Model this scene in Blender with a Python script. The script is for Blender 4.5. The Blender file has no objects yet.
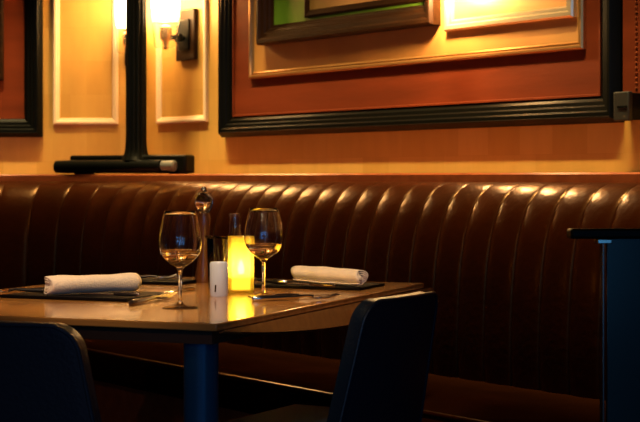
import bpy, bmesh, math, random
from mathutils import Vector, Matrix
random.seed(7)
S = bpy.context.scene
COL = S.collection
PI = math.pi

# ------------------------------------------------------------ camera, world, lights
FPX, HOR, CAMZ = 1586.0, 178.0, 1.04
cam_d = bpy.data.cameras.new('camera')
cam = bpy.data.objects.new('camera', cam_d); COL.objects.link(cam)
cam.location = (0, 0, CAMZ); cam.rotation_euler = (PI/2, 0, 0)
cam_d.sensor_width = 36; cam_d.lens = FPX/640*36
cam_d.shift_y = -(211-HOR)/640
cam_d.clip_start = .05
cam_d.dof.use_dof = True; cam_d.dof.focus_distance = 3.9; cam_d.dof.aperture_fstop = 9.0
S.camera = cam
S.view_settings.view_transform = 'Standard'; S.view_settings.look = 'None'
S.view_settings.gamma = 1; S.view_settings.use_curve_mapping = False
S.view_settings.exposure = 0.0
S.cycles.use_denoising = True
S.cycles.max_bounces = 12; S.cycles.transmission_bounces = 12; S.cycles.transparent_max_bounces = 12
S.cycles.sample_clamp_indirect = 6
w = bpy.data.worlds.new('world'); S.world = w; w.use_nodes = True
w.node_tree.nodes['Background'].inputs[0].default_value = (.25, .5, 1, 1)
w.node_tree.nodes['Background'].inputs[1].default_value = .006

WARM = (1, .56, .2)
def area(name, loc, target, sx, sy, power, col, spread=180):
    d = bpy.data.lights.new(name, 'AREA'); d.shape = 'RECTANGLE'; d.size = sx; d.size_y = sy
    d.energy = power; d.color = col; d.spread = math.radians(spread)
    o = bpy.data.objects.new(name, d); COL.objects.link(o); o.location = loc
    o.rotation_euler = (Vector(target)-Vector(loc)).to_track_quat('-Z', 'Y').to_euler()
    return o
def spot(name, loc, target, power, col, ang, blend=.8, r=.03):
    d = bpy.data.lights.new(name, 'SPOT'); d.energy = power; d.color = col
    d.spot_size = math.radians(ang); d.spot_blend = blend; d.shadow_soft_size = r
    o = bpy.data.objects.new(name, d); COL.objects.link(o); o.location = loc
    o.rotation_euler = (Vector(target)-Vector(loc)).to_track_quat('-Z', 'Y').to_euler()
    return o
def point(name, loc, power, col, r=.03):
    d = bpy.data.lights.new(name, 'POINT'); d.energy = power; d.color = col; d.shadow_soft_size = r
    o = bpy.data.objects.new(name, d); COL.objects.link(o); o.location = loc
    return o
# dusk daylight through the tall windows of the restaurant front, behind the camera
for i, x in enumerate((-1.7, -.55, .6, 1.75)):
    area('window_daylight', (x, -3.2, 1.85), (x*.6, 4, 1.6), .24, 1.3, 7.0, (.14, .45, 1))
area('blue_sheen_fill', (2.75, -3.2, 1.25), (.9, 4, 1.0), 1.2, 2.2, 7, (.10, .45, .95))  # added cool panel, placed to throw blue reflections on frame and divider
# ceiling strips along the banquette, then unseen spots added to brighten the table
YC = 7.6
C0 = Vector((-(320-137)/FPX*YC, YC))
D = Vector((.593, -.805)).normalized(); N = Vector((-D.y*-1, D.x*-1))
N = Vector((D.y, -D.x))              # towards the room
TH = math.atan2(D.y, D.x)
CEIL = 3.0
SPOTS = []
def strip(t0, t1, right, power, off=.66, col=(1, .70, .28)):
    """a linear cove light under the ceiling, washing down the wall"""
    if right: p = C0+D*(t0+t1)/2+N*off; ang = TH
    else: p = Vector((C0.x+(t0+t1)/2, YC-off)); ang = 0
    d = bpy.data.lights.new('cove_strip', 'AREA'); d.shape = 'RECTANGLE'; d.size = abs(t1-t0); d.size_y = .05
    d.energy = power; d.color = col; d.spread = math.radians(COVE_SPREAD)
    o = bpy.data.objects.new('cove_strip', d); COL.objects.link(o)
    o.location = (p.x, p.y, CEIL-.03); o.rotation_euler = (math.radians(13), 0, ang)
COVE_SPREAD = 36
strip(.3, 4.0, True, 28)
strip(-2.4, -.3, False, 16)
SPOTS.append((-.75, 3.55)); spot('fill_beam', (-.75, 3.55, CEIL-.07), (-.42, 4.05, .74), 90, (1, .60, .27), 34)
SPOTS.append((-.5, 2.1)); spot('fill_beam', (-.5, 2.1, CEIL-.07), (-.3, 3.95, .74), 210, (1, .66, .36), 25, .5)  # added front fill, brightens the napkins and tabletop
SPOTS.append((-1.2, -.6)); spot('fill_beam', (-1.2, -.6, CEIL-.07), (-.9, 1.2, 0), 60, (1, .6, .3), 110)  # added behind the camera as warm fill for the front table edge

def R(u, v, Y):
    return Vector(((u-320)/FPX*Y, Y, CAMZ+(HOR-v)/FPX*Y))
def onR(u, v, off=0.0):
    """(t, z) on the right wall (or a plane standing off it)"""
    k = (u-320)/FPX; P = C0+N*off
    t = (k*P.y-P.x)/(D.x-k*D.y); Y = P.y+D.y*t
    return t, CAMZ+(HOR-v)/FPX*Y
def onL(u, v, off=0.0):
    Y = YC-off
    return (u-320)/FPX*Y-C0.x, CAMZ+(HOR-v)/FPX*Y
def onT(u, v, z=.74):
    Y = FPX*(CAMZ-z)/(v-HOR); return Vector(((u-320)/FPX*Y, Y))

# ------------------------------------------------------------ materials
def nm(name):
    m = bpy.data.materials.new(name); m.use_nodes = True
    nt = m.node_tree; return m, nt, nt.nodes['Principled BSDF']
def mat(name, col, rough=.5, metal=0, spec=.5, var=0, vscale=8, bump=0, bscale=60, coat=0, stretch=None):
    m, nt, b = nm(name); L = nt.links
    b.inputs['Base Color'].default_value = (*col, 1); b.inputs['Roughness'].default_value = rough
    b.inputs['Metallic'].default_value = metal; b.inputs['Specular IOR Level'].default_value = spec
    b.inputs['Coat Weight'].default_value = coat; b.inputs['Coat Roughness'].default_value = .1
    tc = nt.nodes.new('ShaderNodeTexCoord'); src = tc.outputs['Object']
    if stretch:
        mp = nt.nodes.new('ShaderNodeMapping'); mp.inputs['Scale'].default_value = stretch
        L.new(src, mp.inputs[0]); src = mp.outputs[0]
    if var:
        n = nt.nodes.new('ShaderNodeTexNoise'); n.inputs['Scale'].default_value = vscale; n.inputs['Detail'].default_value = 5
        r = nt.nodes.new('ShaderNodeValToRGB')
        r.color_ramp.elements[0].position = .3; r.color_ramp.elements[1].position = .7
        r.color_ramp.elements[0].color = (*[c*(1-var) for c in col], 1)
        r.color_ramp.elements[1].color = (*[min(1, c*(1+var)) for c in col], 1)
        L.new(src, n.inputs['Vector']); L.new(n.outputs['Fac'], r.inputs[0]); L.new(r.outputs[0], b.inputs['Base Color'])
    if bump:
        n2 = nt.nodes.new('ShaderNodeTexNoise'); n2.inputs['Scale'].default_value = bscale; n2.inputs['Detail'].default_value = 4
        bp = nt.nodes.new('ShaderNodeBump'); bp.inputs['Strength'].default_value = bump; bp.inputs['Distance'].default_value = .004
        L.new(src, n2.inputs['Vector']); L.new(n2.outputs['Fac'], bp.inputs['Height']); L.new(bp.outputs[0], b.inputs['Normal'])
    return m
def tint(m, c):
    m.node_tree.nodes['Principled BSDF'].inputs['Specular Tint'].default_value = (*c, 1); return m
def mat_wallpaper():
    m, nt, b = nm('gold_leaf_wallpaper'); L = nt.links
    tc = nt.nodes.new('ShaderNodeTexCoord')
    mp = nt.nodes.new('ShaderNodeMapping'); mp.inputs['Rotation'].default_value = (PI/2, 0, 0)
    L.new(tc.outputs['Object'], mp.inputs[0])
    br = nt.nodes.new('ShaderNodeTexBrick'); br.inputs['Scale'].default_value = 1
    br.inputs['Brick Width'].default_value = .16; br.inputs['Row Height'].default_value = .16
    br.inputs['Mortar Size'].default_value = .0008; br.inputs['Mortar Smooth'].default_value = 1
    br.inputs['Color1'].default_value = (.60, .36, .080, 1); br.inputs['Color2'].default_value = (.68, .43, .115, 1)
    br.inputs['Mortar'].default_value = (.55, .33, .075, 1)
    L.new(mp.outputs[0], br.inputs['Vector'])
    n = nt.nodes.new('ShaderNodeTexNoise'); n.inputs['Scale'].default_value = 9; n.inputs['Detail'].default_value = 6
    mp2 = nt.nodes.new('ShaderNodeMapping'); mp2.inputs['Scale'].default_value = (1.6, 1.6, .5)
    L.new(tc.outputs['Object'], mp2.inputs[0]); L.new(mp2.outputs[0], n.inputs['Vector'])
    r = nt.nodes.new('ShaderNodeValToRGB'); r.color_ramp.elements[0].position = .3; r.color_ramp.elements[1].position = .7
    r.color_ramp.elements[0].color = (.90, .88, .84, 1); r.color_ramp.elements[1].color = (1, 1, 1, 1)
    L.new(n.outputs['Fac'], r.inputs[0])
    mx = nt.nodes.new('ShaderNodeMixRGB'); mx.blend_type = 'MULTIPLY'; mx.inputs[0].default_value = 1
    L.new(br.outputs['Color'], mx.inputs[1]); L.new(r.outputs[0], mx.inputs[2]); L.new(mx.outputs[0], b.inputs['Base Color'])
    b.inputs['Roughness'].default_value = .5; b.inputs['Metallic'].default_value = .15
    return m
def mat_wood(name, c1, c2, rough, sc=(1, 14, 14), coat=0, rot=0):
    m, nt, b = nm(name); L = nt.links
    tc = nt.nodes.new('ShaderNodeTexCoord'); mp = nt.nodes.new('ShaderNodeMapping'); mp.inputs['Scale'].default_value = sc
    mp.inputs['Rotation'].default_value = (0, 0, rot)
    n = nt.nodes.new('ShaderNodeTexNoise'); n.inputs['Scale'].default_value = 3; n.inputs['Detail'].default_value = 8
    r = nt.nodes.new('ShaderNodeValToRGB'); r.color_ramp.elements[0].position = .35; r.color_ramp.elements[1].position = .68
    r.color_ramp.elements[0].color = (*c1, 1); r.color_ramp.elements[1].color = (*c2, 1)
    L.new(tc.outputs['Object'], mp.inputs[0]); L.new(mp.outputs[0], n.inputs['Vector'])
    L.new(n.outputs['Fac'], r.inputs[0]); L.new(r.outputs[0], b.inputs['Base Color'])
    b.inputs['Roughness'].default_value = rough; b.inputs['Coat Weight'].default_value = coat; b.inputs['Coat Roughness'].default_value = .08
    return m
def mat_emit(name, col, st):
    m, nt, b = nm(name); b.inputs['Base Color'].default_value = (*col, 1)
    b.inputs['Emission Color'].default_value = (*col, 1); b.inputs['Emission Strength'].default_value = st
    return m
def mat_glass(name, col=(1, 1, 1), rough=0.0, ior=1.5):
    m, nt, b = nm(name); b.inputs['Base Color'].default_value = (*col, 1)
    b.inputs['Transmission Weight'].default_value = 1; b.inputs['Roughness'].default_value = rough; b.inputs['IOR'].default_value = ior
    return m
def mat_thin(name, col=(1, 1, 1), refl=.12):
    """thin clear pane: lets light straight through, mirrors a little at grazing angles"""
    m, nt, b = nm(name); nt.nodes.remove(b); L = nt.links; out = nt.nodes['Material Output']
    t = nt.nodes.new('ShaderNodeBsdfTransparent'); t.inputs[0].default_value = (*col, 1)
    g = nt.nodes.new('ShaderNodeBsdfGlossy'); g.inputs['Roughness'].default_value = .03
    lw = nt.nodes.new('ShaderNodeLayerWeight'); lw.inputs[0].default_value = refl
    mx = nt.nodes.new('ShaderNodeMixShader')
    L.new(lw.outputs['Fresnel'], mx.inputs[0]); L.new(t.outputs[0], mx.inputs[1]); L.new(g.outputs[0], mx.inputs[2])
    L.new(mx.outputs[0], out.inputs[0]); return m

M = dict(
    wall=mat_wallpaper(),
    redmat=mat('deep_red_mat', (.16, .030, .009), .65, spec=.12, var=.25, vscale=3, bump=.15, bscale=25, stretch=(.4, 1, 3)),
    black=mat('black_lacquer', (.003, .0035, .003), .38, spec=.09),
    blackwood=mat('black_brown_wood', (.020, .008, .003), .42, spec=.12, var=.3, vscale=20, stretch=(.3, 1, 1)),
    gold=mat('gilt_moulding', (.62, .34, .12), .3, metal=.75, bump=.2, bscale=50),
    goldmat=mat('gold_mat_board', (.66, .34, .10), .38, metal=.25, var=.12, vscale=4),
    silver=mat('pale_gilt', (.85, .72, .5), .25, metal=.7),
    cream=mat('cream_moulding', (.86, .72, .52), .45),
    ledge=mat_wood('red_brown_wood', (.20, .045, .014), (.30, .075, .022), .3, (.8, 8, 8), coat=.3),
    leather=mat('brown_leather', (.023, .0042, .0007), .28, spec=.45, var=.22, vscale=5, bump=.35, bscale=45),
    seatleather=mat('dark_brown_seat_leather', (.018, .005, .0015), .9, spec=.0, var=.2, vscale=5, bump=.3, bscale=45),
    navy=mat('navy_leather', (.006, .016, .034), .38, spec=.5, bump=.3, bscale=120),
    navymetal=mat('navy_painted_steel', (.01, .07, .17), .28, metal=.3),
    table=mat_wood('honey_oak', (.34, .15, .036), (.45, .22, .06), .2, (1, 14, 14), coat=.35),
    tedge=mat_wood('oak_edge', (.20, .075, .02), (.28, .115, .032), .35),
    floor=mat_wood('dark_floor_boards', (.035, .015, .008), (.07, .03, .015), .4, (6, .6, 1)),
    ceil=mat('dark_ceiling_paint', (.10, .07, .05), .8),
    glass=mat_glass('clear_glass'),
    thin=mat_thin('thin_clear_glass', (1, 1, 1), .3),
    linen=mat('white_linen', (.90, .79, .66), .85, bump=.5, bscale=220, var=.05, vscale=30),
    slate=mat('black_leather_pad', (.004, .003, .003), .6, spec=.05, bump=.2, bscale=90),
    steel=mat('polished_steel', (.62, .58, .54), .16, metal=1),
    dsteel=mat('dark_steel', (.16, .13, .12), .22, metal=.9),
    brass=mat('brass', (.72, .42, .16), .25, metal=1),
    bulb=mat_emit('lamp_bulb_glow', (1, .74, .36), 25),
    flame=mat_emit('candle_flame', (1, .72, .22), 30),
    wax=None,
    ceramic=mat('white_ceramic', (.66, .76, .95), .3, spec=.6),
    darkglass=mat('dark_glossy_panel', (.003, .012, .018), .18, spec=.5),
    millwood=mat_wood('walnut_mill', (.07, .022, .007), (.13, .045, .014), .25, (8, 8, 1), coat=.4),
    darkstick=mat('dark_cane', (.03, .018, .01), .35),
    brown=mat('brown_backing', (.05, .02, .01), .6),
)
def mat_wax():
    m, nt, b = nm('frosted_candle_glass'); b.inputs['Base Color'].default_value = (.95, .86, .42, 1)
    b.inputs['Transmission Weight'].default_value = .75; b.inputs['Roughness'].default_value = .45; b.inputs['IOR'].default_value = 1.1
    b.inputs['Subsurface Weight'].default_value = .3
    return m
M['wax'] = mat_wax()
def mat_votive(nme='yellow_votive_glass', ct=(1, .92, .5), cd=(1, .85, .25), fac=.45, fr=.2):
    m, nt, b = nm(nme); nt.nodes.remove(b); L = nt.links; out = nt.nodes['Material Output']
    t = nt.nodes.new('ShaderNodeBsdfTransparent'); t.inputs[0].default_value = (*ct, 1)
    d = nt.nodes.new('ShaderNodeBsdfTranslucent'); d.inputs[0].default_value = (*cd, 1)
    g = nt.nodes.new('ShaderNodeBsdfGlossy'); g.inputs['Roughness'].default_value = .05
    m1 = nt.nodes.new('ShaderNodeMixShader'); m1.inputs[0].default_value = fac
    m2 = nt.nodes.new('ShaderNodeMixShader'); lw = nt.nodes.new('ShaderNodeLayerWeight'); lw.inputs[0].default_value = fr
    L.new(t.outputs[0], m1.inputs[1]); L.new(d.outputs[0], m1.inputs[2])
    L.new(lw.outputs['Fresnel'], m2.inputs[0]); L.new(m1.outputs[0], m2.inputs[1]); L.new(g.outputs[0], m2.inputs[2])
    L.new(m2.outputs[0], out.inputs[0]); return m
M['cwax'] = mat_emit('lit_candle_wax', (1, .66, .16), 2.6)
def mat_art():
    m, nt, b = nm('green_and_gold_painting'); L = nt.links
    tc = nt.nodes.new('ShaderNodeTexCoord'); sp = nt.nodes.new('ShaderNodeSeparateXYZ'); L.new(tc.outputs['Object'], sp.inputs[0])
    n = nt.nodes.new('ShaderNodeTexNoise'); n.inputs['Scale'].default_value = 5; n.inputs['Detail'].default_value = 8
    L.new(tc.outputs['Object'], n.inputs['Vector'])
    a = nt.nodes.new('ShaderNodeMath'); a.operation = 'MULTIPLY_ADD'; a.inputs[1].default_value = .35
    mr = nt.nodes.new('ShaderNodeMapRange'); mr.inputs[1].default_value = 1.15; mr.inputs[2].default_value = 1.9; mr.inputs[3].default_value = .02; mr.inputs[4].default_value = .8
    L.new(sp.outputs[0], mr.inputs[0]); L.new(n.outputs['Fac'], a.inputs[0]); L.new(mr.outputs[0], a.inputs[2])
    r = nt.nodes.new('ShaderNodeValToRGB'); e = r.color_ramp.elements
    e[0].position = .0; e[0].color = (.10, .45, .02, 1); e[1].position = 1; e[1].color = (.45, .2, .07, 1)
    for p, c in ((.22, (.14, .5, .02, 1)), (.30, (.03, .05, .01, 1)), (.42, (.12, .12, .02, 1)), (.6, (.30, .16, .05, 1)), (.8, (.55, .3, .12, 1))):
        q = e.new(p); q.color = c
    L.new(a.outputs[0], r.inputs[0]); L.new(r.outputs[0], b.inputs['Base Color']); b.inputs['Roughness'].default_value = .3
    return m
M['art'] = mat_art()
M['lampglass'] = mat_votive('frosted_lamp_glass', (1, 1, 1), (1, .85, .6), .25, .04)
M['cupglass'] = mat_votive('clear_lamp_cup', (1, .95, .85), (1, .8, .5), .08, .05)
M['green'] = mat('green_mat_board', (.09, .21, .015), .5, var=.4, vscale=6)
tint(M['leather'], (1, .5, .16))  # gold highlight colour put into the leather, standing in for warmer light
M['wine'] = mat_glass('pale_wine', (1, .90, .72), 0, 1.34)

# ------------------------------------------------------------ helpers
def finish(name, bm, m, parent=None, smooth=True, mw=None, sub=0, bevel=0, solid=0, ang=35):
    bmesh.ops.recalc_face_normals(bm, faces=bm.faces)
    me = bpy.data.meshes.new(name); bm.to_mesh(me); bm.free()
    if m: me.materials.append(m)
    o = bpy.data.objects.new(name, me); COL.objects.link(o)
    if parent: o.parent = parent
    if mw is not None: o.matrix_world = mw
    if solid:
        s = o.modifiers.new('s', 'SOLIDIFY'); s.thickness = solid; s.offset = 0
    if bevel:
        b = o.modifiers.new('b', 'BEVEL'); b.width = bevel; b.segments = 3; b.limit_method = 'ANGLE'; b.angle_limit = math.radians(40)
    if sub:
        s = o.modifiers.new('u', 'SUBSURF'); s.levels = sub; s.render_levels = sub
    if smooth:
        for p in me.polygons: p.use_smooth = True
        if ang: me.set_sharp_from_angle(angle=math.radians(ang if not (sub or bevel) else 75))
    return o
def tag(o, label=None, cat=None, group=None, kind=None):
    if label: o['label'] = label
    if cat: o['category'] = cat
    if group: o['group'] = group
    if kind: o['kind'] = kind
    return o
def empty(name, loc=(0, 0, 0), rz=0):
    o = bpy.data.objects.new(name, None); COL.objects.link(o); o.location = loc; o.rotation_euler = (0, 0, rz)
    o.empty_display_size = .05; return o
def box(bm, x0, x1, y0, y1, z0, z1, mtx=None):
    vs = [bm.verts.new((x, y, z)) for x in (x0, x1) for y in (y0, y1) for z in (z0, z1)]
    for f in ((0, 1, 3, 2), (4, 6, 7, 5), (0, 4, 5, 1), (2, 3, 7, 6), (0, 2, 6, 4), (1, 5, 7, 3)):
        bm.faces.new([vs[i] for i in f])
    if mtx is not None: bmesh.ops.transform(bm, matrix=mtx, verts=vs)
    return vs
def lathe(bm, prof, n=32, c=(0, 0, 0), mtx=None, closed=False):
    rings = []; allv = []
    for r, z in prof:
        if r < 1e-6:
            v = bm.verts.new((c[0], c[1], c[2]+z)); rings.append([v]); allv.append(v)
        else:
            rr = [bm.verts.new((c[0]+r*math.cos(2*PI*i/n), c[1]+r*math.sin(2*PI*i/n), c[2]+z)) for i in range(n)]
            rings.append(rr); allv += rr
    prs = list(zip(rings, rings[1:]))
    if closed: prs.append((rings[-1], rings[0]))
    for a, b in prs:
        for i in range(n):
            j = (i+1) % n
            if len(a) == 1 and len(b) == 1: continue
            if len(a) == 1: bm.faces.new((a[0], b[i], b[j]))
            elif len(b) == 1: bm.faces.new((a[i], a[j], b[0]))
            else: bm.faces.new((a[i], a[j], b[j], b[i]))
    if mtx is not None: bmesh.ops.transform(bm, matrix=mtx, verts=allv)
    return allv
def tube(bm, pts, r, n=10, caps=True):
    pts = [Vector(p) for p in pts]; rings = []
    up = None
    for i, p in enumerate(pts):
        d = (pts[min(i+1, len(pts)-1)]-pts[max(i-1, 0)]).normalized()
        if up is None: up = Vector((0, 0, 1)) if abs(d.z) < .9 else Vector((1, 0, 0))
        a = d.cross(up).normalized(); up = a.cross(d).normalized()
        rr = r[i] if isinstance(r, (list, tuple)) else r
        rings.append([bm.verts.new(p+a*rr*math.cos(2*PI*k/n)+up*rr*math.sin(2*PI*k/n)) for k in range(n)])
    for a, b in zip(rings, rings[1:]):
        for i in range(n): bm.faces.new((a[i], a[(i+1) % n], b[(i+1) % n], b[i]))
    if caps: bm.faces.new(rings[0][::-1]); bm.faces.new(rings[-1])
def frame_bm(x0, x1, z0, z1, prof, dirn=1):
    """mitred frame in the XZ plane; prof = closed list of (inset, standoff), standoff goes to -Y"""
    bm = bmesh.new(); loops = []
    for ins, off in prof:
        loops.append([bm.verts.new(p) for p in ((x0+ins, -off, z0+ins), (x1-ins, -off, z0+ins), (x1-ins, -off, z1-ins), (x0+ins, -off, z1-ins))])
    for a, b in zip(loops, loops[1:]+loops[:1]):
        for i in range(4): bm.faces.new((a[i], a[(i+1) % 4], b[(i+1) % 4], b[i]))
    return bm
MR = Matrix.Translation((C0.x, C0.y, 0)) @ Matrix.Rotation(TH, 4, 'Z')
ML = Matrix.Translation((C0.x, C0.y, 0))
def wall_thing(name, mw):
    o = bpy.data.objects.new(name, None); COL.objects.link(o); o.matrix_world = mw; o.empty_display_size = .05
    return o
def part(name, bm, m, parent, **k):
    return finish(name, bm, m, parent, **k)

# ------------------------------------------------------------ room
bm = bmesh.new(); box(bm, 0, 4.6, 0, .12, 0, CEIL)
o = finish('wall_right', bm, M['wall'], smooth=False); o.matrix_world = MR; tag(o, 'gold wallpapered wall behind the large framed panel', 'wall', kind='structure')
bm = bmesh.new(); box(bm, -2.6, 0.0, 0, .12, 0, CEIL)
o = finish('wall_left', bm, M['wall'], smooth=False); o.matrix_world = ML; tag(o, 'gold wallpapered wall with two cream panel mouldings', 'wall', kind='structure')
bm = bmesh.new(); box(bm, -3.6, 3.4, -3.6, 7.8, -.1, 0)
tag(finish('floor', bm, M['floor'], smooth=False), 'dark wooden floor', 'floor', kind='structure')
bm = bmesh.new(); box(bm, -3.6, 3.4, -3.6, 7.8, CEIL, CEIL+.1)
tag(finish('ceiling', bm, M['ceil'], smooth=False), 'dark ceiling with added fill spots', 'ceiling', kind='structure')

# banquette path
R0 = 1.3; HALF = math.acos(D.x)/2; TL = R0*math.tan(HALF); OC = Vector((C0.x-TL, YC-R0)); ARC = 2*HALF
RB = R0-.46
def path(s, o):
    """s along the back face (0 = start of the corner curve), o = distance from the wall line"""
    if s < 0: return Vector((OC.x+s, YC-o))
    a = s/RB
    if a <= ARC: return OC + Vector((math.sin(a), math.cos(a)))*(R0-o)
    q = C0 + D*(TL+(a-ARC)*RB) + N*o
    return q
S0, S1 = -1.15, ARC*RB+3.55
# seams
def s_of_u(u, o=.5):
    lo, hi = S0, S1
    for _ in range(50):
        mid = (lo+hi)/2; p = path(mid, o)
        if 320+FPX*p.x/p.y < u: lo = mid
        else: hi = mid
    return lo
seams = []
s = s_of_u(146)
l = s
while l > S0: seams.append(l); l -= .163
l = s
n_ = 0
while l < S1:
    l += .15 if n_ < 2 else .12; n_ += 1; seams.append(l)
seams = sorted([x for x in seams if S0 < x < S1]); seams = [S0]+seams+[S1]
def bq_sections():
    out = []
    K = 12
    for a, b in zip(seams, seams[1:]):
        for k in range(K):
            f = k/K; fx = .5-.5*math.cos(PI*f)
            out.append((a+(b-a)*fx, math.sqrt(max(0, 1-(2*fx-1)**2))))
    out.append((S1, 0)); return out
SEC = bq_sections()
def sweep(profile, secs=None, closed=True, amp=None):
    """profile: list of (o, z); amp: bulge weight per profile point, with outward direction"""
    bm = bmesh.new(); rings = []
    for s, b in (secs or SEC):
        ring = []
        for i, (o, z) in enumerate(profile):
            if amp:
                po, pz = amp[i]; o2, z2 = o+po*b, z+pz*b
            else: o2, z2 = o, z
            p = path(s, o2); ring.append(bm.verts.new((p.x, p.y, z2)))
        rings.append(ring)
    n = len(profile)
    for a, b in zip(rings, rings[1:]):
        for i in range(n if closed else n-1):
            bm.faces.new((a[i], a[(i+1) % n], b[(i+1) % n], b[i]))
    if closed:
        bm.faces.new(rings[0][::-1]); bm.faces.new(rings[-1])
    return bm
plain = [(S0+(S1-S0)*i/160, 0) for i in range(161)]
bq = empty('banquette', (C0.x, C0.y, 0))
tag(bq, 'long brown leather booth bench with vertical channelled back curving round the corner', 'bench')
IB = Matrix.Translation((-C0.x, -C0.y, 0))
ctrl = [(.53, .40), (.535, .5), (.532, .6), (.526, .7), (.518, .78), (.506, .85), (.49, .905), (.468, .95), (.44, .985), (.41, 1.008), (.38, 1.021), (.345, 1.026)]
A = .017
prof = []; amp = []
for i, (o_, z_) in enumerate(ctrl):
    p0 = Vector(ctrl[max(0, i-1)]); p1 = Vector(ctrl[min(len(ctrl)-1, i+1)]); d = (p1-p0).normalized(); nn = Vector((d.y, -d.x))
    if nn.x < 0 and i < 5: nn = -nn
    if nn.y < 0 and i >= 5: nn = -nn
    k = (1, 1, 1, 1, 1, .95, .85, .7, .5, .38, .25, .08)[i]
    prof.append((o_, z_)); amp.append((nn.x*A*k, nn.y*A*k*.55))
prof += [(.335, 1.0), (.335, .43)]; amp += [(0, 0), (0, 0)]
def bpart(name, b, m, **k):
    bmesh.ops.transform(b, matrix=IB, verts=b.verts); return part(name, b, m, bq, **k)
bpart('back', sweep(prof, amp=amp), M['leather'], ang=50)
bpart('seat', sweep([(.34, .28), (.34, .415), (.53, .42), (.75, .422), (.91, .415), (.955, .40), (.975, .37), (.975, .33), (.96, .29), (.93, .275)], plain), M['seatleather'], ang=60)
bm = bmesh.new(); tube(bm, [(*path(s, .977), .395) for s, _ in plain], .006, 8)
bpart('piping', bm, M['leather'])
bpart('base', sweep([(.34, 0), (.34, .275), (.90, .275), (.90, 0)], plain), M['ledge'], ang=40)
# ledge
bm = bmesh.new()
lp = [(S0+(S1-S0)*i/120) for i in range(121)]
for zz in (0,):
    fr = [path(s, .332) for s in lp]
    def back(s):
        a = s/RB
        if s < 0: return Vector((OC.x+s, YC-.002))
        if a <= ARC:
            # project the arc on to the two wall lines
            f = a/ARC
            return Vector((C0.x-TL*(1-2*f), YC-.002)) if f < .5 else C0+D*(TL*(2*f-1))+N*.002
        return C0+D*(TL+(a-ARC)*RB)+N*.002
    bk = [back(s) for s in lp]
    top0, top1 = 1.0, 1.057
    rows = [[bm.verts.new((*p, z)) for p in q] for q, z in ((fr, top0), (fr, top1-.006), ([path(s, .326) for s in lp], top1), (bk, top1), (bk, top0))]
    for a, b in zip(rows, rows[1:]+rows[:1]):
        for i in range(len(lp)-1): bm.faces.new((a[i], a[i+1], b[i+1], b[i]))
    bm.faces.new([r[0] for r in rows]); bm.faces.new([r[-1] for r in rows][::-1])
o = finish('trim_1', bm, M['ledge'], ang=40); tag(o, 'red brown wooden ledge on top of the leather booth back', 'ledge', kind='structure')
LEDGE = 1.057

# cream panel mouldings on the walls (trim)
def cream(n, mw, x0, x1, z0, lab):
    o = finish('trim_%d' % n, frame_bm(x0, x1, z0, 2.75, [(0, 0), (0, .014), (.006, .018), (.016, .018), (.02, .011), (.026, .011), (.03, 0)]), M['cream'], ang=30)
    o.matrix_world = mw; tag(o, lab, 'moulding', kind='structure')
x0, z0 = onL(53.5, 124.5); x1, _ = onL(118.5, 124)
cream(2, ML, x0, x1, z0, 'cream rectangular wall moulding beside the dark column')
x0, z0 = onR(158.5, 124.3); x1, _ = onR(208.5, 124)
cream(3, MR, x0, x1, z0, 'cream rectangular wall moulding behind the wall lamp')

# ------------------------------------------------------------ framed panels
BIG = [(0, 0), (0, .018), (.016, .047), (.02, .05), (.022, .045), (.034, .045), (.040, .038), (.052, .036), (.058, .028), (.07, .026), (.078, .018), (.088, .014), (.088, 0)]
p = wall_thing('framed_wall_panel', MR)
tag(p, 'huge black framed red wall panel with gilt inner moulding on the right wall', 'wall panel')
t0, z0 = onR(219.5, 137.4, .03); t1, _ = onR(618, 121, .03); PT = 2.86
part('outer_frame', frame_bm(t0, t1, z0, PT, BIG), M['black'], p, ang=25)
bm = bmesh.new(); box(bm, t0+.08, t1-.08, -.012, 0, z0+.08, PT-.08); part('red_mat', bm, M['redmat'], p, smooth=False)
a0, b0 = onR(250, 79, .02); a1, _ = onR(584, 48, .02); GT = 2.55
part('gilt_moulding', frame_bm(a0, a1, b0, GT, [(0, .012), (0, .024), (.005, .03), (.012, .03), (.016, .022), (.022, .024), (.028, .018), (.028, .012)]), M['gold'], p, ang=25)
bm = bmesh.new(); box(bm, a0+.02, a1-.02, -.018, -.012, b0+.02, GT-.02); part('gold_mat', bm, M['goldmat'], p, smooth=False)
# beaded red lip inside the black frame
part('red_lip', frame_bm(t0+.088, t1-.088, z0+.088, PT-.088, [(0, .012), (0, .02), (.006, .02), (.008, .012)]), M['gold'] if 0 else M['redmat'], p)

pic = wall_thing('framed_picture', MR)
tag(pic, 'picture with green patches in a deep dark brown frame on the gold mat', 'picture', 'small pictures on the gold mat')
c0, d0 = onR(260.5, 45.5, .04); c1, _ = onR(432, 25, .06); T2 = 2.2
part('frame', frame_bm(c0, c1, d0, T2, [(0, .018), (0, .055), (.008, .068), (.02, .068), (.028, .058), (.044, .056), (.052, .046), (.062, .042), (.068, .034), (.075, .032), (.08, .028), (.08, .018)]), M['blackwood'], pic, ang=25)
bm = bmesh.new(); box(bm, c0+.07, c1-.07, -.026, -.019, d0+.07, T2-.07); part('mat_board', bm, M['green'], pic, smooth=False)
i0, j0 = onR(305, 18, .03); i1 = c1-.075
part('inner_frame', frame_bm(i0, i1, j0, T2-.12, [(0, .0262), (0, .034), (.008, .038), (.018, .034), (.03, .028), (.03, .0262)]), M['blackwood'], pic, ang=25)
bm = bmesh.new(); box(bm, i0+.025, i1-.025, -.028, -.0265, j0+.025, T2-.145); part('canvas', bm, M['art'], pic, smooth=False)

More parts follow.
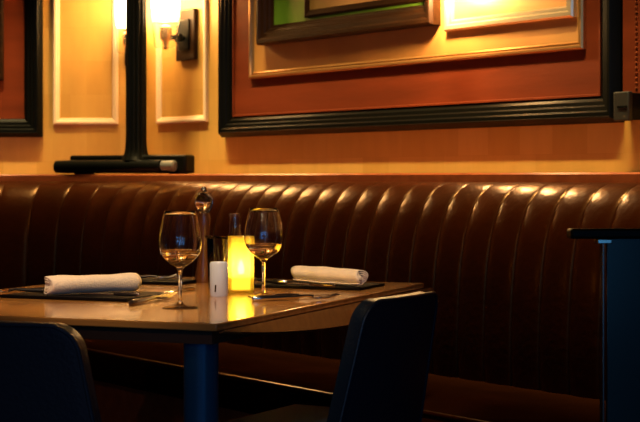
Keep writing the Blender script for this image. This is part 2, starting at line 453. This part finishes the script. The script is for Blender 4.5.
pic2 = wall_thing('framed_picture', MR)
tag(pic2, 'picture in a slim pale gilt frame glowing under the lamp on the gold mat', 'picture', 'small pictures on the gold mat')
e0, f0 = onR(443.5, 31.5, .04); e1, _ = onR(572.5, 14, .04)
part('frame', frame_bm(e0, e1, f0, T2, [(0, .018), (0, .036), (.006, .042), (.018, .042), (.024, .034), (.034, .034), (.04, .027), (.045, .018)]), M['silver'], pic2, ang=25)
bm = bmesh.new(); box(bm, e0+.04, e1-.04, -.024, -.019, f0+.04, T2-.04); part('canvas', bm, M['goldmat'], pic2, smooth=False)

# left panel
p = wall_thing('framed_wall_panel', ML)
tag(p, 'black framed red wall panel on the left wall, cut by the photo edge', 'wall panel')
x1, z0 = onL(42, 137, .03); x0 = -2.35
part('outer_frame', frame_bm(x0, x1, z0, PT, BIG), M['black'], p, ang=25)
bm = bmesh.new(); box(bm, x0+.08, x1-.08, -.012, 0, z0+.08, PT-.08); part('red_mat', bm, M['redmat'], p, smooth=False)
xx, zz = onL(3.5, 80, .02)
part('inner_moulding', frame_bm(x0+.3, xx, zz, 2.55, [(0, .012), (0, .03), (.006, .04), (.02, .04), (.028, .03), (.04, .028), (.05, .018), (.05, .012)]), M['blackwood'], p, ang=25)
bm = bmesh.new(); box(bm, x0+.34, xx-.04, -.018, -.012, zz+.04, 2.51); part('gold_mat', bm, M['goldmat'], p, smooth=False)

# far right red panel and the black box
p = wall_thing('framed_wall_panel', MR)
tag(p, 'narrow dark red wall panel with beaded edge right of the huge panel', 'wall panel')
g0, h0 = onR(624, 92, .01); g1, _ = onR(637, 92, .01)
bm = bmesh.new(); box(bm, t1+.004, 4.3, -.012, 0, h0-.02, PT); part('red_board', bm, M['redmat'], p, smooth=False)
bm = bmesh.new()
for i in range(60): lathe(bm, [(0, -.005), (.0045, -.002), (.005, 0), (.0045, .002), (0, .005)], 8, (g1, -.013, h0+.01+i*.016))
part('beading', bm, M['ledge'], p)
q0, r0 = onR(614, 121.5, .05); q1, _ = onR(634, 121, .05); _, r1 = onR(624, 92, .05)
bx = wall_thing('wall_control_box', MR); tag(bx, 'small matt black box on the wall at the corner of the huge black frame', 'box')
bm = bmesh.new(); box(bm, q0+.02, q1, -.075, -.055, r0, r1); part('cover', bm, mat('matt_black', (.006, .007, .006), .6), bx, bevel=.004)
bm = bmesh.new(); box(bm, q0+.024, q1-.004, -.055, 0, r0+.004, r1-.004); part('back_box', bm, M['black'], bx, bevel=.003)
bm = bmesh.new(); box(bm, q0+.04, q1-.006, -.079, -.0755, (r0+r1)/2-.006, (r0+r1)/2+.001); part('slot', bm, M['black'], bx)

# picture lamp above the frames (just above the picture edge)
lp_t, lp_z = onR(438.5, -16, .12)
pl = wall_thing('picture_lamp', MR); tag(pl, 'brass lamp over the gap between the two small pictures', 'lamp')
bm = bmesh.new(); box(bm, lp_t-.03, lp_t+.03, -.03, -.018, lp_z-.0, lp_z+.12); part('wall_plate', bm, M['brass'], pl, bevel=.004)
bm = bmesh.new(); tube(bm, [(lp_t, -.03, lp_z+.08), (lp_t, -.08, lp_z+.10), (lp_t, -.12, lp_z+.09), (lp_t, -.13, lp_z+.06)], .006); part('arm', bm, M['brass'], pl)
bm = bmesh.new(); lathe(bm, [(.02, .07), (.028, .06), (.06, .0), (.058, .0), (.026, .058), (0, .062)], 24, (lp_t, -.13, lp_z)); part('lamp_shade', bm, M['brass'], pl)
bm = bmesh.new(); lathe(bm, [(0, .05), (.018, .04), (.024, .025), (.018, .008), (0, 0)], 16, (lp_t, -.13, lp_z)); part('bulb', bm, M['bulb'], pl)
v = MR @ Vector((lp_t, -.13, lp_z-.012)); point('picture_lamp_light', v, 24, (1, .58, .22), .02)

# ------------------------------------------------------------ dark column on its plinth
PC = Vector((-.823, 7.1)); PANG = -HALF
pt = empty('fluted_column', (PC.x, PC.y, LEDGE), PANG)
tag(pt, 'tall black fluted column standing on a long dark base on the ledge', 'column')
bm = bmesh.new()
NF = 96; rings = []
hts = [(.062, .068, 0), (.075, .062, .3), (.09, .055, .6), (.11, .050, 1), (.16, .047, 1), (1.0, .047, 1), (CEIL-LEDGE-.002, .047, 1)]
for z, r, k in hts:
    rr = []
    for i in range(NF):
        a = 2*PI*i/NF; fl = abs(math.sin(a*6)); rad = r*(1-.13*k*(1-fl**.6))
        rr.append(bm.verts.new((rad*math.cos(a), rad*math.sin(a), z)))
    rings.append(rr)
for a, b in zip(rings, rings[1:]):
    for i in range(NF): bm.faces.new((a[i], a[(i+1) % NF], b[(i+1) % NF], b[i]))
bm.faces.new(rings[0][::-1]); bm.faces.new(rings[-1])
part('shaft', bm, M['black'], pt, ang=60)
bm = bmesh.new(); box(bm, -.345, .277, -.03, .055, .004, .086); part('base', bm, M['black'], pt, bevel=.012)
bm = bmesh.new(); tube(bm, [(-.405, -.045, .034), (-.401, -.045, .034), (-.35, -.045, .034), (.16, -.045, .034), (.165, -.045, .034)], [.02, .028, .03, .03, .026], 20)
part('roll', bm, M['black'], pt)
bm = bmesh.new(); tube(bm, [(.165, -.045, .036), (.17, -.045, .036), (.23, -.045, .036), (.236, -.045, .036)], [.018, .024, .024, .016], 20)
part('end_cap', bm, mat('grey_plastic', (.10, .105, .10), .35), pt)
bm = bmesh.new(); box(bm, -.30, -.26, -.05, .05, 0, .006); box(bm, .2, .24, -.04, .05, 0, .006); part('foot', bm, M['black'], pt)

# ------------------------------------------------------------ sconces
def sconce(mw, t, lab, standoff=.122, pw=.08):
    s = wall_thing('wall_lamp', mw); tag(s, lab, 'lamp', 'glass wall lamps')
    z0, z1 = 1.575, 1.805
    bm = bmesh.new(); box(bm, t-pw, t+pw, -.022, 0, z0, z1); part('wall_plate', bm, M['blackwood'], s, bevel=.005)
    bm = bmesh.new(); box(bm, t-pw*.55, t+pw*.55, -.03, -.021, z0+.045, z1-.045); part('plate_centre', bm, M['black'], s, bevel=.004)
    y = -standoff; zc = 1.675
    bm = bmesh.new(); tube(bm, [(t, -.025, zc), (t, y, zc)], .011, 14); lathe(bm, [(0, -.022), (.018, -.018), (.02, 0), (.018, .018), (0, .022)], 20, (t, -.055, zc)); part('arm', bm, M['black'], s)
    bm = bmesh.new(); lathe(bm, [(0, -.04), (.010, -.038), (.014, -.02), (.024, -.012), (.028, .0), (.028, .045), (.022, .05), (.012, .055), (0, .055)], 24, (t, y, zc)); part('lamp_holder', bm, M['brass'], s)
    bm = bmesh.new(); lathe(bm, [(.061, .065), (.066, .12), (.068, .20), (.070, .36), (.068, .36), (.066, .20), (.064, .12), (.059, .065)], 40, (t, y, zc), closed=True)
    part('lamp_shade', bm, M['lampglass'], s)
    bm = bmesh.new(); lathe(bm, [(0, -.048), (.044, -.048), (.052, -.04), (.054, -.02), (.060, .064)], 40, (t, y, zc)); part('glass_cup', bm, M['cupglass'], s)
    bm = bmesh.new(); lathe(bm, [(0, .07), (.045, .074), (.057, .09), (.060, .12), (.062, .16), (.063, .22), (.062, .30), (.030, .34), (0, .35)], 24, (t, y, zc)); part('bulb', bm, M['bulb'], s)
    bm = bmesh.new(); lathe(bm, [(0, -.058), (.008, -.056), (.012, -.048), (.012, -.041), (0, -.041)], 16, (t, y, zc)); part('finial', bm, M['brass'], s)
    p = mw @ Vector((t, y-.085, zc+.2)); point('wall_lamp_light', p, 19, (1, .44, .11), .045)
tt, _ = onR(187, 35, .01)
sconce(MR, tt, 'wall lamp with black rectangular plate right of the dark column')
sconce(ML, -.121*7.47-C0.x, 'wall lamp mostly hidden behind the dark column', pw=.03)

# downlight fittings, unseen, made up to carry the fill beams
for i, (x, y) in enumerate(SPOTS):
    d = empty('fill_spot', (x, y, CEIL)); tag(d, 'unseen round ceiling downlight above the booth', 'fill_spot', 'added ceiling fill spots')
    bm = bmesh.new(); lathe(bm, [(.045, 0), (.06, 0), (.06, -.008), (.045, -.012)], 28, closed=True); part('trim_ring', bm, M['black'], d)
    bm = bmesh.new(); lathe(bm, [(0, -.002), (.043, -.002), (.043, -.006), (0, -.006)], 28); part('lens', bm, M['bulb'], d)

# ------------------------------------------------------------ table
TA = math.atan2(-.371, .928)
tb = empty('dining_table', (-.413, 4.078, 0), TA)
tag(tb, 'square honey coloured wooden dining table with folded side leaf and navy legs', 'table')
TW, TD, TZ = .49, .685, .74
bm = bmesh.new(); box(bm, -TW, TW, -TD, TD, TZ-.016, TZ); part('tabletop', bm, M['table'], tb, bevel=.003)
bm = bmesh.new(); box(bm, -TW+.02, TW-.02, -TD+.02, TD-.02, TZ-.045, TZ-.0165); part('apron', bm, M['brown'], tb)
# hanging leaf on the right side: outline in (y, drop)
bm = bmesh.new(); out = []
n = 40
for i in range(n+1):
    f = i/n; y = -TD+f*(2*TD+.03)
    dr = .055*math.sin(PI*min(1, f*.80+.02))**.8 if f < .97 else .05
    out.append((y, -dr))
out.append((TD+.03, -.03)); out.append((TD+.015, -.004))
out.append((-TD, 0-.004))
def leafpt(y, d, th): 
    a = math.radians(22); return (TW+.004+math.sin(a)*(-d)+th*math.cos(a), y, TZ-.014+d*math.cos(a)+th*math.sin(a))
fa = [bm.verts.new(leafpt(y, d, 0)) for y, d in out]; fb = [bm.verts.new(leafpt(y, d, .014)) for y, d in out]
bm.faces.new(fa); bm.faces.new(fb[::-1])
for i in range(len(out)): bm.faces.new((fa[i], fa[(i+1) % len(out)], fb[(i+1) % len(out)], fb[i]))
part('drop_leaf', bm, M['tedge'], tb, ang=30)
for lx, ly in ((TW-.07, -TD+.07), (-TW+.07, -TD+.07), (TW-.045, TD-.32), (-TW+.07, TD-.47)):
    bm = bmesh.new(); lathe(bm, [(0, 0), (.055, 0), (.055, .012), (.037, .02), (.037, TZ-.047), (0, TZ-.047)], 32, (lx, ly, 0)); part('leg', bm, M['navymetal'], tb)

# ------------------------------------------------------------ chairs
def chair_parts(root):
    top, bot = .766, .40
    bm = bmesh.new(); NX, NZ = 12, 12; rows = []
    zs = [bot+(top-.05-bot)*j/8 for j in range(9)]+[top-.05+.05*math.sin(PI/2*j/10) for j in range(1, 11)]
    for z in zs:
        half = .225-.04*(z-bot)/(top-bot); rc = .05
        dz = max(0, z-(top-rc)); w_ = half-rc+math.sqrt(max(0, rc*rc-dz*dz)) if dz > 0 else half
        row = []
        for i in range(NX+1):
            x = -w_+2*w_*i/NX
            y = -.20-.05*(z-bot)/(top-bot)*1.3+.06*(x/.25)**2*.6
            row.append(bm.verts.new((x, y, z)))
        rows.append(row)
    for a, b in zip(rows, rows[1:]):
        for i in range(NX): bm.faces.new((a[i], a[i+1], b[i+1], b[i]))
    edge = [v.co.copy() for v in [r[0] for r in rows]+rows[-1][1:-1]+[r[-1] for r in rows][::-1]]
    part('backrest', bm, M['navy'], root, solid=.036, bevel=.008)
    bm = bmesh.new(); tube(bm, [e+Vector((0, -.018, 0)) for e in edge], .0045, 8); part('piping', bm, M['navy'], root)
    bm = bmesh.new(); box(bm, -.195, .195, -.19, .15, .40, .47); part('seat', bm, M['navy'], root, bevel=.025)
    for x, y in ((-.17, -.17), (.17, -.17), (-.17, .12), (.17, .12)):
        bm = bmesh.new(); tube(bm, [(x*1.08, y*1.1, 0), (x, y, .405)], [.011, .017], 12); part('leg', bm, M['blackwood'], root)
FB = Vector((.371, .928)); FA = Vector((-.928, .371))
c1 = empty('dining_chair', (-.530, 3.25, 0), TA)
tag(c1, 'low navy leather dining chair seen from behind at the front left table edge', 'chair', 'navy dining chairs'); chair_parts(c1)
c2 = empty('dining_chair', (-.035, 3.79, 0), math.radians(61))
tag(c2, 'low navy leather dining chair turned side on at the right table edge', 'chair', 'navy dining chairs'); chair_parts(c2)

# ------------------------------------------------------------ divider screen at the right
dv = empty('divider_screen', (.541, 3.45, 0), math.radians(6))
tag(dv, 'low black divider with cap rail and dark glossy panel at the far right', 'divider')
bm = bmesh.new(); box(bm, 0, .42, -.022, .022, .908, .93); part('cap_rail', bm, M['black'], dv, bevel=.006)
bm = bmesh.new(); box(bm, .072, .0765, -.012, .012, .02, .908); part('post', bm, M['dsteel'], dv, bevel=.001)
bm = bmesh.new(); box(bm, .084, .40, -.006, .006, .03, .908); part('panel', bm, M['darkglass'], dv, bevel=.001)
bm = bmesh.new(); box(bm, .06, .092, -.016, .016, .897, .9075); part('bracket', bm, M['steel'], dv, bevel=.002)
bm = bmesh.new(); box(bm, .05, .40, -.06, .06, 0, .02); part('foot', bm, M['black'], dv, bevel=.003)

# ------------------------------------------------------------ table things
def top(name, x, y, lab, cat, grp=None, z=TZ, rz=0):
    o = empty(name, (x, y, z), rz); tag(o, lab, cat, grp); return o
def wine_glass(x, y, lab):
    o_prof = [(.0, .0), (.040, .0), (.0415, .0012), (.038, .0026), (.018, .005), (.007, .009), (.0045, .018), (.004, .035), (.0042, .075), (.0055, .086), (.010, .094),
              (.024, .103), (.036, .113), (.0455, .127), (.0500, .143), (.0503, .155), (.0480, .172), (.0435, .194), (.0390, .213), (.0370, .2235)]
    i_prof = [(.0362, .2239), (.0355, .2235), (.0376, .213), (.0421, .194), (.0466, .172), (.0489, .155), (.0486, .143), (.0441, .1278), (.0348, .1142), (.0228, .1046), (.009, .0975), (0, .096)]
    root = top('wine_glass', x, y, lab, 'glass', 'wine glasses on the table')
    bm = bmesh.new(); lathe(bm, o_prof[:6], 48); part('foot', bm, M['thin'], root, ang=0)
    bm = bmesh.new(); lathe(bm, [(0, .0091)]+o_prof[5:]+i_prof, 56); part('bowl', bm, M['glass'], root, ang=0)
    bm = bmesh.new(); lathe(bm, [(0, .0955), (.0092, .0970), (.0231, .1041), (.0351, .1137), (.0444, .1274), (.0462, .133), (.0460, .1335), (0, .1332)], 56); part('wine', bm, M['wine'], root, ang=40)
wine_glass(*R(180.2, 0, 3.66).xy, 'stemmed wine glass at the front, beside the left napkin')
wine_glass(*R(263.8, 0, 4.02).xy, 'stemmed wine glass in front of the glowing candle')

# candle
x, y = R(241, 0, 4.15).xy
cd = top('candle_holder', x, y, 'tall yellow glass candle holder with a lit candle between the glasses', 'candle')
bm = bmesh.new(); lathe(bm, [(0, 0), (.032, 0), (.034, .003), (.0345, .146), (.033, .148), (.0315, .146), (.031, .008), (0, .008)], 40); part('glass_cylinder', bm, mat_votive(), cd)
bm = bmesh.new(); lathe(bm, [(0, .009), (.027, .009), (.028, .012), (.028, .045), (.024, .05), (.016, .044), (0, .042)], 32); part('candle', bm, M['cwax'], cd)
bm = bmesh.new(); lathe(bm, [(0, .044), (.006, .05), (.009, .06), (.006, .074), (0, .09)], 14); part('flame', bm, M['flame'], cd)
point('candle_light', (x, y, TZ+.075), 1.6, (1, .62, .22), .012)

# white ceramic shaker
x, y = R(219, 0, 4.03).xy
sh = top('tea_light_block', x, y, 'small pale blue white ceramic pot left of the glowing candle', 'pot')
bm = bmesh.new(); lathe(bm, [(0, 0), (.022, 0), (.0235, .003), (.0235, .082), (.021, .087), (.019, .085), (.019, .03), (0, .03)], 32); part('body', bm, M['ceramic'], sh)
bm = bmesh.new(); tube(bm, [(-.008, -.0238, .012), (-.007, -.0242, .03)], .002, 8); part('mark', bm, M['dsteel'], sh)

# jar of dark stirrers
x, y = R(226, 0, 4.30).xy
jr = top('glass_tumbler', x, y, 'wide rimmed clear glass tumbler behind the candle and white pot', 'tumbler')
bm = bmesh.new(); lathe(bm, [(0, 0), (.046, 0), (.048, .003), (.052, .136), (.058, .140), (.060, .143), (.057, .1425), (.0505, .137), (.046, .008), (0, .008)], 44); part('glass_body', bm, M['thin'], jr)
random.seed(3)
for i in range(12):
    a = 2*PI*i/12+random.uniform(-.2, .2); r1 = random.uniform(.012, .03); r2 = random.uniform(.03, .046); a2 = a+random.uniform(-.6, .6)
    bm = bmesh.new()
    tube(bm, [(0, 0, 0), ((r2*math.cos(a2)-r1*math.cos(a)), (r2*math.sin(a2)-r1*math.sin(a)), random.uniform(.09, .135))], [.0022, .0016], 8)
    q = finish('stirrer', bm, M['darkstick']); q.location = (x+r1*math.cos(a), y+r1*math.sin(a), TZ+.0105)
    tag(q, 'thin dark stirrer standing in the wide rimmed glass tumbler', 'stirrer', 'dark stirrers in the tumbler')

# pepper mill, glass bottle
x, y = R(204, 0, 4.55).xy
pm = top('pepper_mill', x, y, 'tall walnut pepper mill with clear rounded head behind the table glasses', 'pepper mill')
bm = bmesh.new(); lathe(bm, [(0, 0), (.026, 0), (.027, .006), (.024, .03), (.018, .07), (.016, .11), (.019, .15), (.020, .185), (.017, .200), (0, .200)], 32); part('body', bm, M['millwood'], pm)
bm = bmesh.new(); lathe(bm, [(0, .2005), (.012, .2005), (.018, .206), (.025, .222), (.026, .236), (.022, .250), (.014, .258), (0, .260)], 32); part('head', bm, M['glass'], pm)
bm = bmesh.new(); lathe(bm, [(0, .2602), (.006, .2602), (.009, .266), (.006, .274), (0, .276)], 20); part('knob', bm, M['steel'], pm)
x, y = R(235, 0, 4.46).xy
bt = top('oil_bottle', x, y, 'slim clear glass oil bottle rising behind the candle', 'bottle')
bm = bmesh.new(); lathe(bm, [(0, 0), (.028, 0), (.030, .004), (.030, .10), (.026, .125), (.017, .145), (.0165, .19), (.018, .20), (.016, .201), (.0148, .19), (.0152, .146), (.024, .124), (.028, .10), (.028, .006), (0, .006)], 36); part('glass_body', bm, M['glass'], bt)
bm = bmesh.new(); lathe(bm, [(0, .0065), (.0272, .0065), (.0272, .07), (0, .07)], 32); part('oil', bm, mat_glass('olive_oil', (.8, .55, .1), 0, 1.4), bt)

# mats
def pad(name, corner, w, d, th, lab, grp):
    """near right corner, going left (FA) by w and inward (FB) by d"""
    c = corner+FA*w/2+FB*d/2
    o = empty(name, (c.x, c.y, TZ+.0004), TA); tag(o, lab, 'table mat', grp)
    bm = bmesh.new(); box(bm, -w/2, w/2, -d/2, d/2, 0, th); part('board', bm, M['slate'], o, bevel=.002)
    bm = bmesh.new()
    for k in ((-w/2+.006, -w/2+.008, -d/2+.006, d/2-.006), (w/2-.008, w/2-.006, -d/2+.006, d/2-.006)): box(bm, k[0], k[1], k[2], k[3], th, th+.0006)
    for k in ((-w/2+.006, w/2-.006, -d/2+.006, -d/2+.008), (-w/2+.006, w/2-.006, d/2-.008, d/2-.006)): box(bm, k[0], k[1], k[2], k[3], th, th+.0006)
    part('stitching', bm, M['dsteel'], o)
    return th
G = 'black leather table mats'
pad('table_mat', Vector((-.467, 3.83)), .36, .235, .008, 'black leather mat under the left rolled napkin', G)
pad('table_mat', Vector((.106, 4.22)), .33, .20, .008, 'black leather mat under the right rolled napkin', G)
pad('table_mat', onT(178, 285.5), .26, .14, .008, 'black leather mat at the far back edge of the table', G)

def napkin(p0, p1, r, zb, lab, seed):
    """rolled napkin: spiral cross-section swept along the roll, with a loose outer fold"""
    random.seed(seed)
    p0 = Vector(p0); p1 = Vector(p1); L = (p1-p0).length; a = math.atan2(p1.y-p0.y, p1.x-p0.x)
    o = empty('rolled_napkin', (*((p0+p1)/2), zb), a); tag(o, lab, 'napkin', 'rolled white napkins')
    bm = bmesh.new(); turns = 3.1; NS = 96; NLn = 22; rings = []
    ph = [random.uniform(0, 6) for _ in range(4)]
    for k in range(NLn+1):
        f = k/NLn; x = -L/2+L*f; ring = []
        bul = 1+.05*math.sin(7*f+ph[0])+.03*math.sin(17*f+ph[1])-.05*(abs(2*f-1)**6)
        for i in range(NS+1):
            g = i/NS; th = g*turns*2*PI - PI*.5
            rad = r*(.22+.78*g)*bul if g < .95 else r*bul
            rad *= 1+.03*math.sin(3*th+ph[2]+3*f)
            y = rad*math.cos(th); z = r+rad*math.sin(th)*.94
            ring.append(bm.verts.new((x+.004*math.sin(th*2+ph[3])*(abs(2*f-1)**4), y, max(.0012, z))))
        rings.append(ring)
    for u_, v_ in zip(rings, rings[1:]):
        for i in range(NS): bm.faces.new((u_[i], u_[i+1], v_[i+1], v_[i]))
    q = part('cloth', bm, M['linen'], o, ang=0); sm = q.modifiers.new('s', 'SOLIDIFY'); sm.thickness = .0022; sm.offset = -1
    return o
napkin((-.677, 3.93), (-.472, 4.07), .0265, TZ+.0092, 'white rolled napkin on the black mat at the left of the table', 1)
napkin((.112, 4.24), (-.068, 4.43), .0262, TZ+.0092, 'white rolled napkin on the black mat at the right of the table', 5)

# cutlery
def extr(bm, outline, z0, z1):
    a = [bm.verts.new((x, y, z0)) for x, y in outline]; b = [bm.verts.new((x, y, z1)) for x, y in outline]
    bm.faces.new(a[::-1]); bm.faces.new(b); n = len(outline)
    for i in range(n): bm.faces.new((a[i], a[(i+1) % n], b[(i+1) % n], b[i]))
def fork(x, y, rz, lab, z=TZ, m='steel', L=.2):
    o = empty('fork', (x, y, z+.0006), rz); tag(o, lab, 'fork', 'forks on the table'); o.scale = (1, 1.35, 1.35)
    bm = bmesh.new()
    tube(bm, [(-L/2, 0, .004), (-L/2+.006, 0, .004), (-L/2+.03, 0, .0045), (0, 0, .006), (.03, 0, .008), (.045, 0, .006)], [.003, .0055, .006, .0035, .0025, .0035], 10)
    part('handle', bm, M[m], o)
    bm = bmesh.new()
    extr(bm, [(.042, -.004), (.050, -.011), (.062, -.012), (.062, .012), (.050, .011), (.042, .004)], .003, .0055)
    for k in range(4):
        yy = -.0105+k*.007; tube(bm, [(.061, yy, .0042), (.08, yy, .004), (L/2, yy, .010)], [.0021, .0018, .0008], 6)
    part('tines', bm, M[m], o, ang=30)
def knife(x, y, rz, lab, z=TZ, L=.22):
    o = empty('knife', (x, y, z+.0006), rz); tag(o, lab, 'knife', 'knives on the table')
    bm = bmesh.new(); tube(bm, [(-L/2, 0, .0055), (-L/2+.006, 0, .0055), (-L/2+.05, 0, .0055), (-.01, 0, .0055)], [.003, .0055, .0052, .004], 10); part('handle', bm, M['dsteel'], o)
    bm = bmesh.new(); extr(bm, [(-.012, -.004), (L/2-.02, -.009), (L/2-.004, -.002), (L/2, .004), (-.012, .004)], .004, .0056); part('blade', bm, M['steel'], o, smooth=False)
def spoon(x, y, rz, lab, z=TZ, L=.17):
    o = empty('spoon', (x, y, z+.0006), rz); tag(o, lab, 'spoon', 'spoons on the table')
    bm = bmesh.new(); tube(bm, [(-L/2, 0, .003), (-L/2+.005, 0, .003), (0, 0, .005), (L/2-.045, 0, .008)], [.003, .005, .0035, .0025], 10); part('handle', bm, M['steel'], o)
    bm = bmesh.new()
    lathe(bm, [(0, 0), (.008, .0006), (.0135, .003), (.016, .007), (.0148, .007), (.012, .004), (.007, .0018), (0, .0013)], 24, (0, 0, .0), Matrix.Translation((L/2-.024, 0, 0)) @ Matrix.Diagonal((1.5, 1, 1, 1))); part('spoon_bowl', bm, M['steel'], o)
T_ = lambda u, v, z=.745: onT(u, v, z)
def lay(fn, u0, v0, u1, v1, lab, **k):
    a = T_(u0, v0); b = T_(u1, v1); c = (a+b)/2
    fn(c.x, c.y, math.atan2(b.y-a.y, b.x-a.x), lab, L=(b-a).length, **k)
lay(fork, 252, 299.3, 338, 297.5, 'dark steel fork lying in front of the right wine glass', m='steel')
lay(knife, 274, 296.5, 330, 294.2, 'dark handled knife lying behind the front fork, right of the glass')
lay(spoon, 241, 292.0+6.8, 246.5, 290+1, 'x') if 0 else None
lay(fork, 130, 304.0, 172, 295.8, 'dark steel fork along the right edge of the left mat', m='dsteel')
lay(spoon, 160, 294, 193, 288.2, 'steel spoon lying between the left wine glass and the far mat')
lay(knife, 8, 291.5, 46, 291.0, 'steel knife lying left of the left napkin roll', z=TZ+.0088) if 0 else None
def on_mat(fn, c, rz, lab, **k): fn(c[0], c[1], rz, lab, z=TZ+.0092, **k)
on_mat(fork, (-.74, 4.00), math.radians(200), 'steel fork on the left mat, beyond the napkin end', L=.16)
on_mat(knife, (-.515, 3.90), math.radians(158), 'steel knife lying in front of the left napkin roll', L=.16)
on_mat(knife, (-.035, 4.265), math.radians(140), 'steel knife lying in front of the right napkin roll', L=.2)
on_mat(fork, (-.16, 4.38), math.radians(158), 'steel fork on the left end of the right mat', L=.15)
q = onT(178, 285.5)+FA*.13+FB*.07
on_mat(fork, (q.x-.02, q.y-.01), math.radians(10), 'steel fork on the far back mat', L=.2)
on_mat(knife, (q.x+.0, q.y+.03), math.radians(-10), 'steel knife on the far back mat', L=.2)
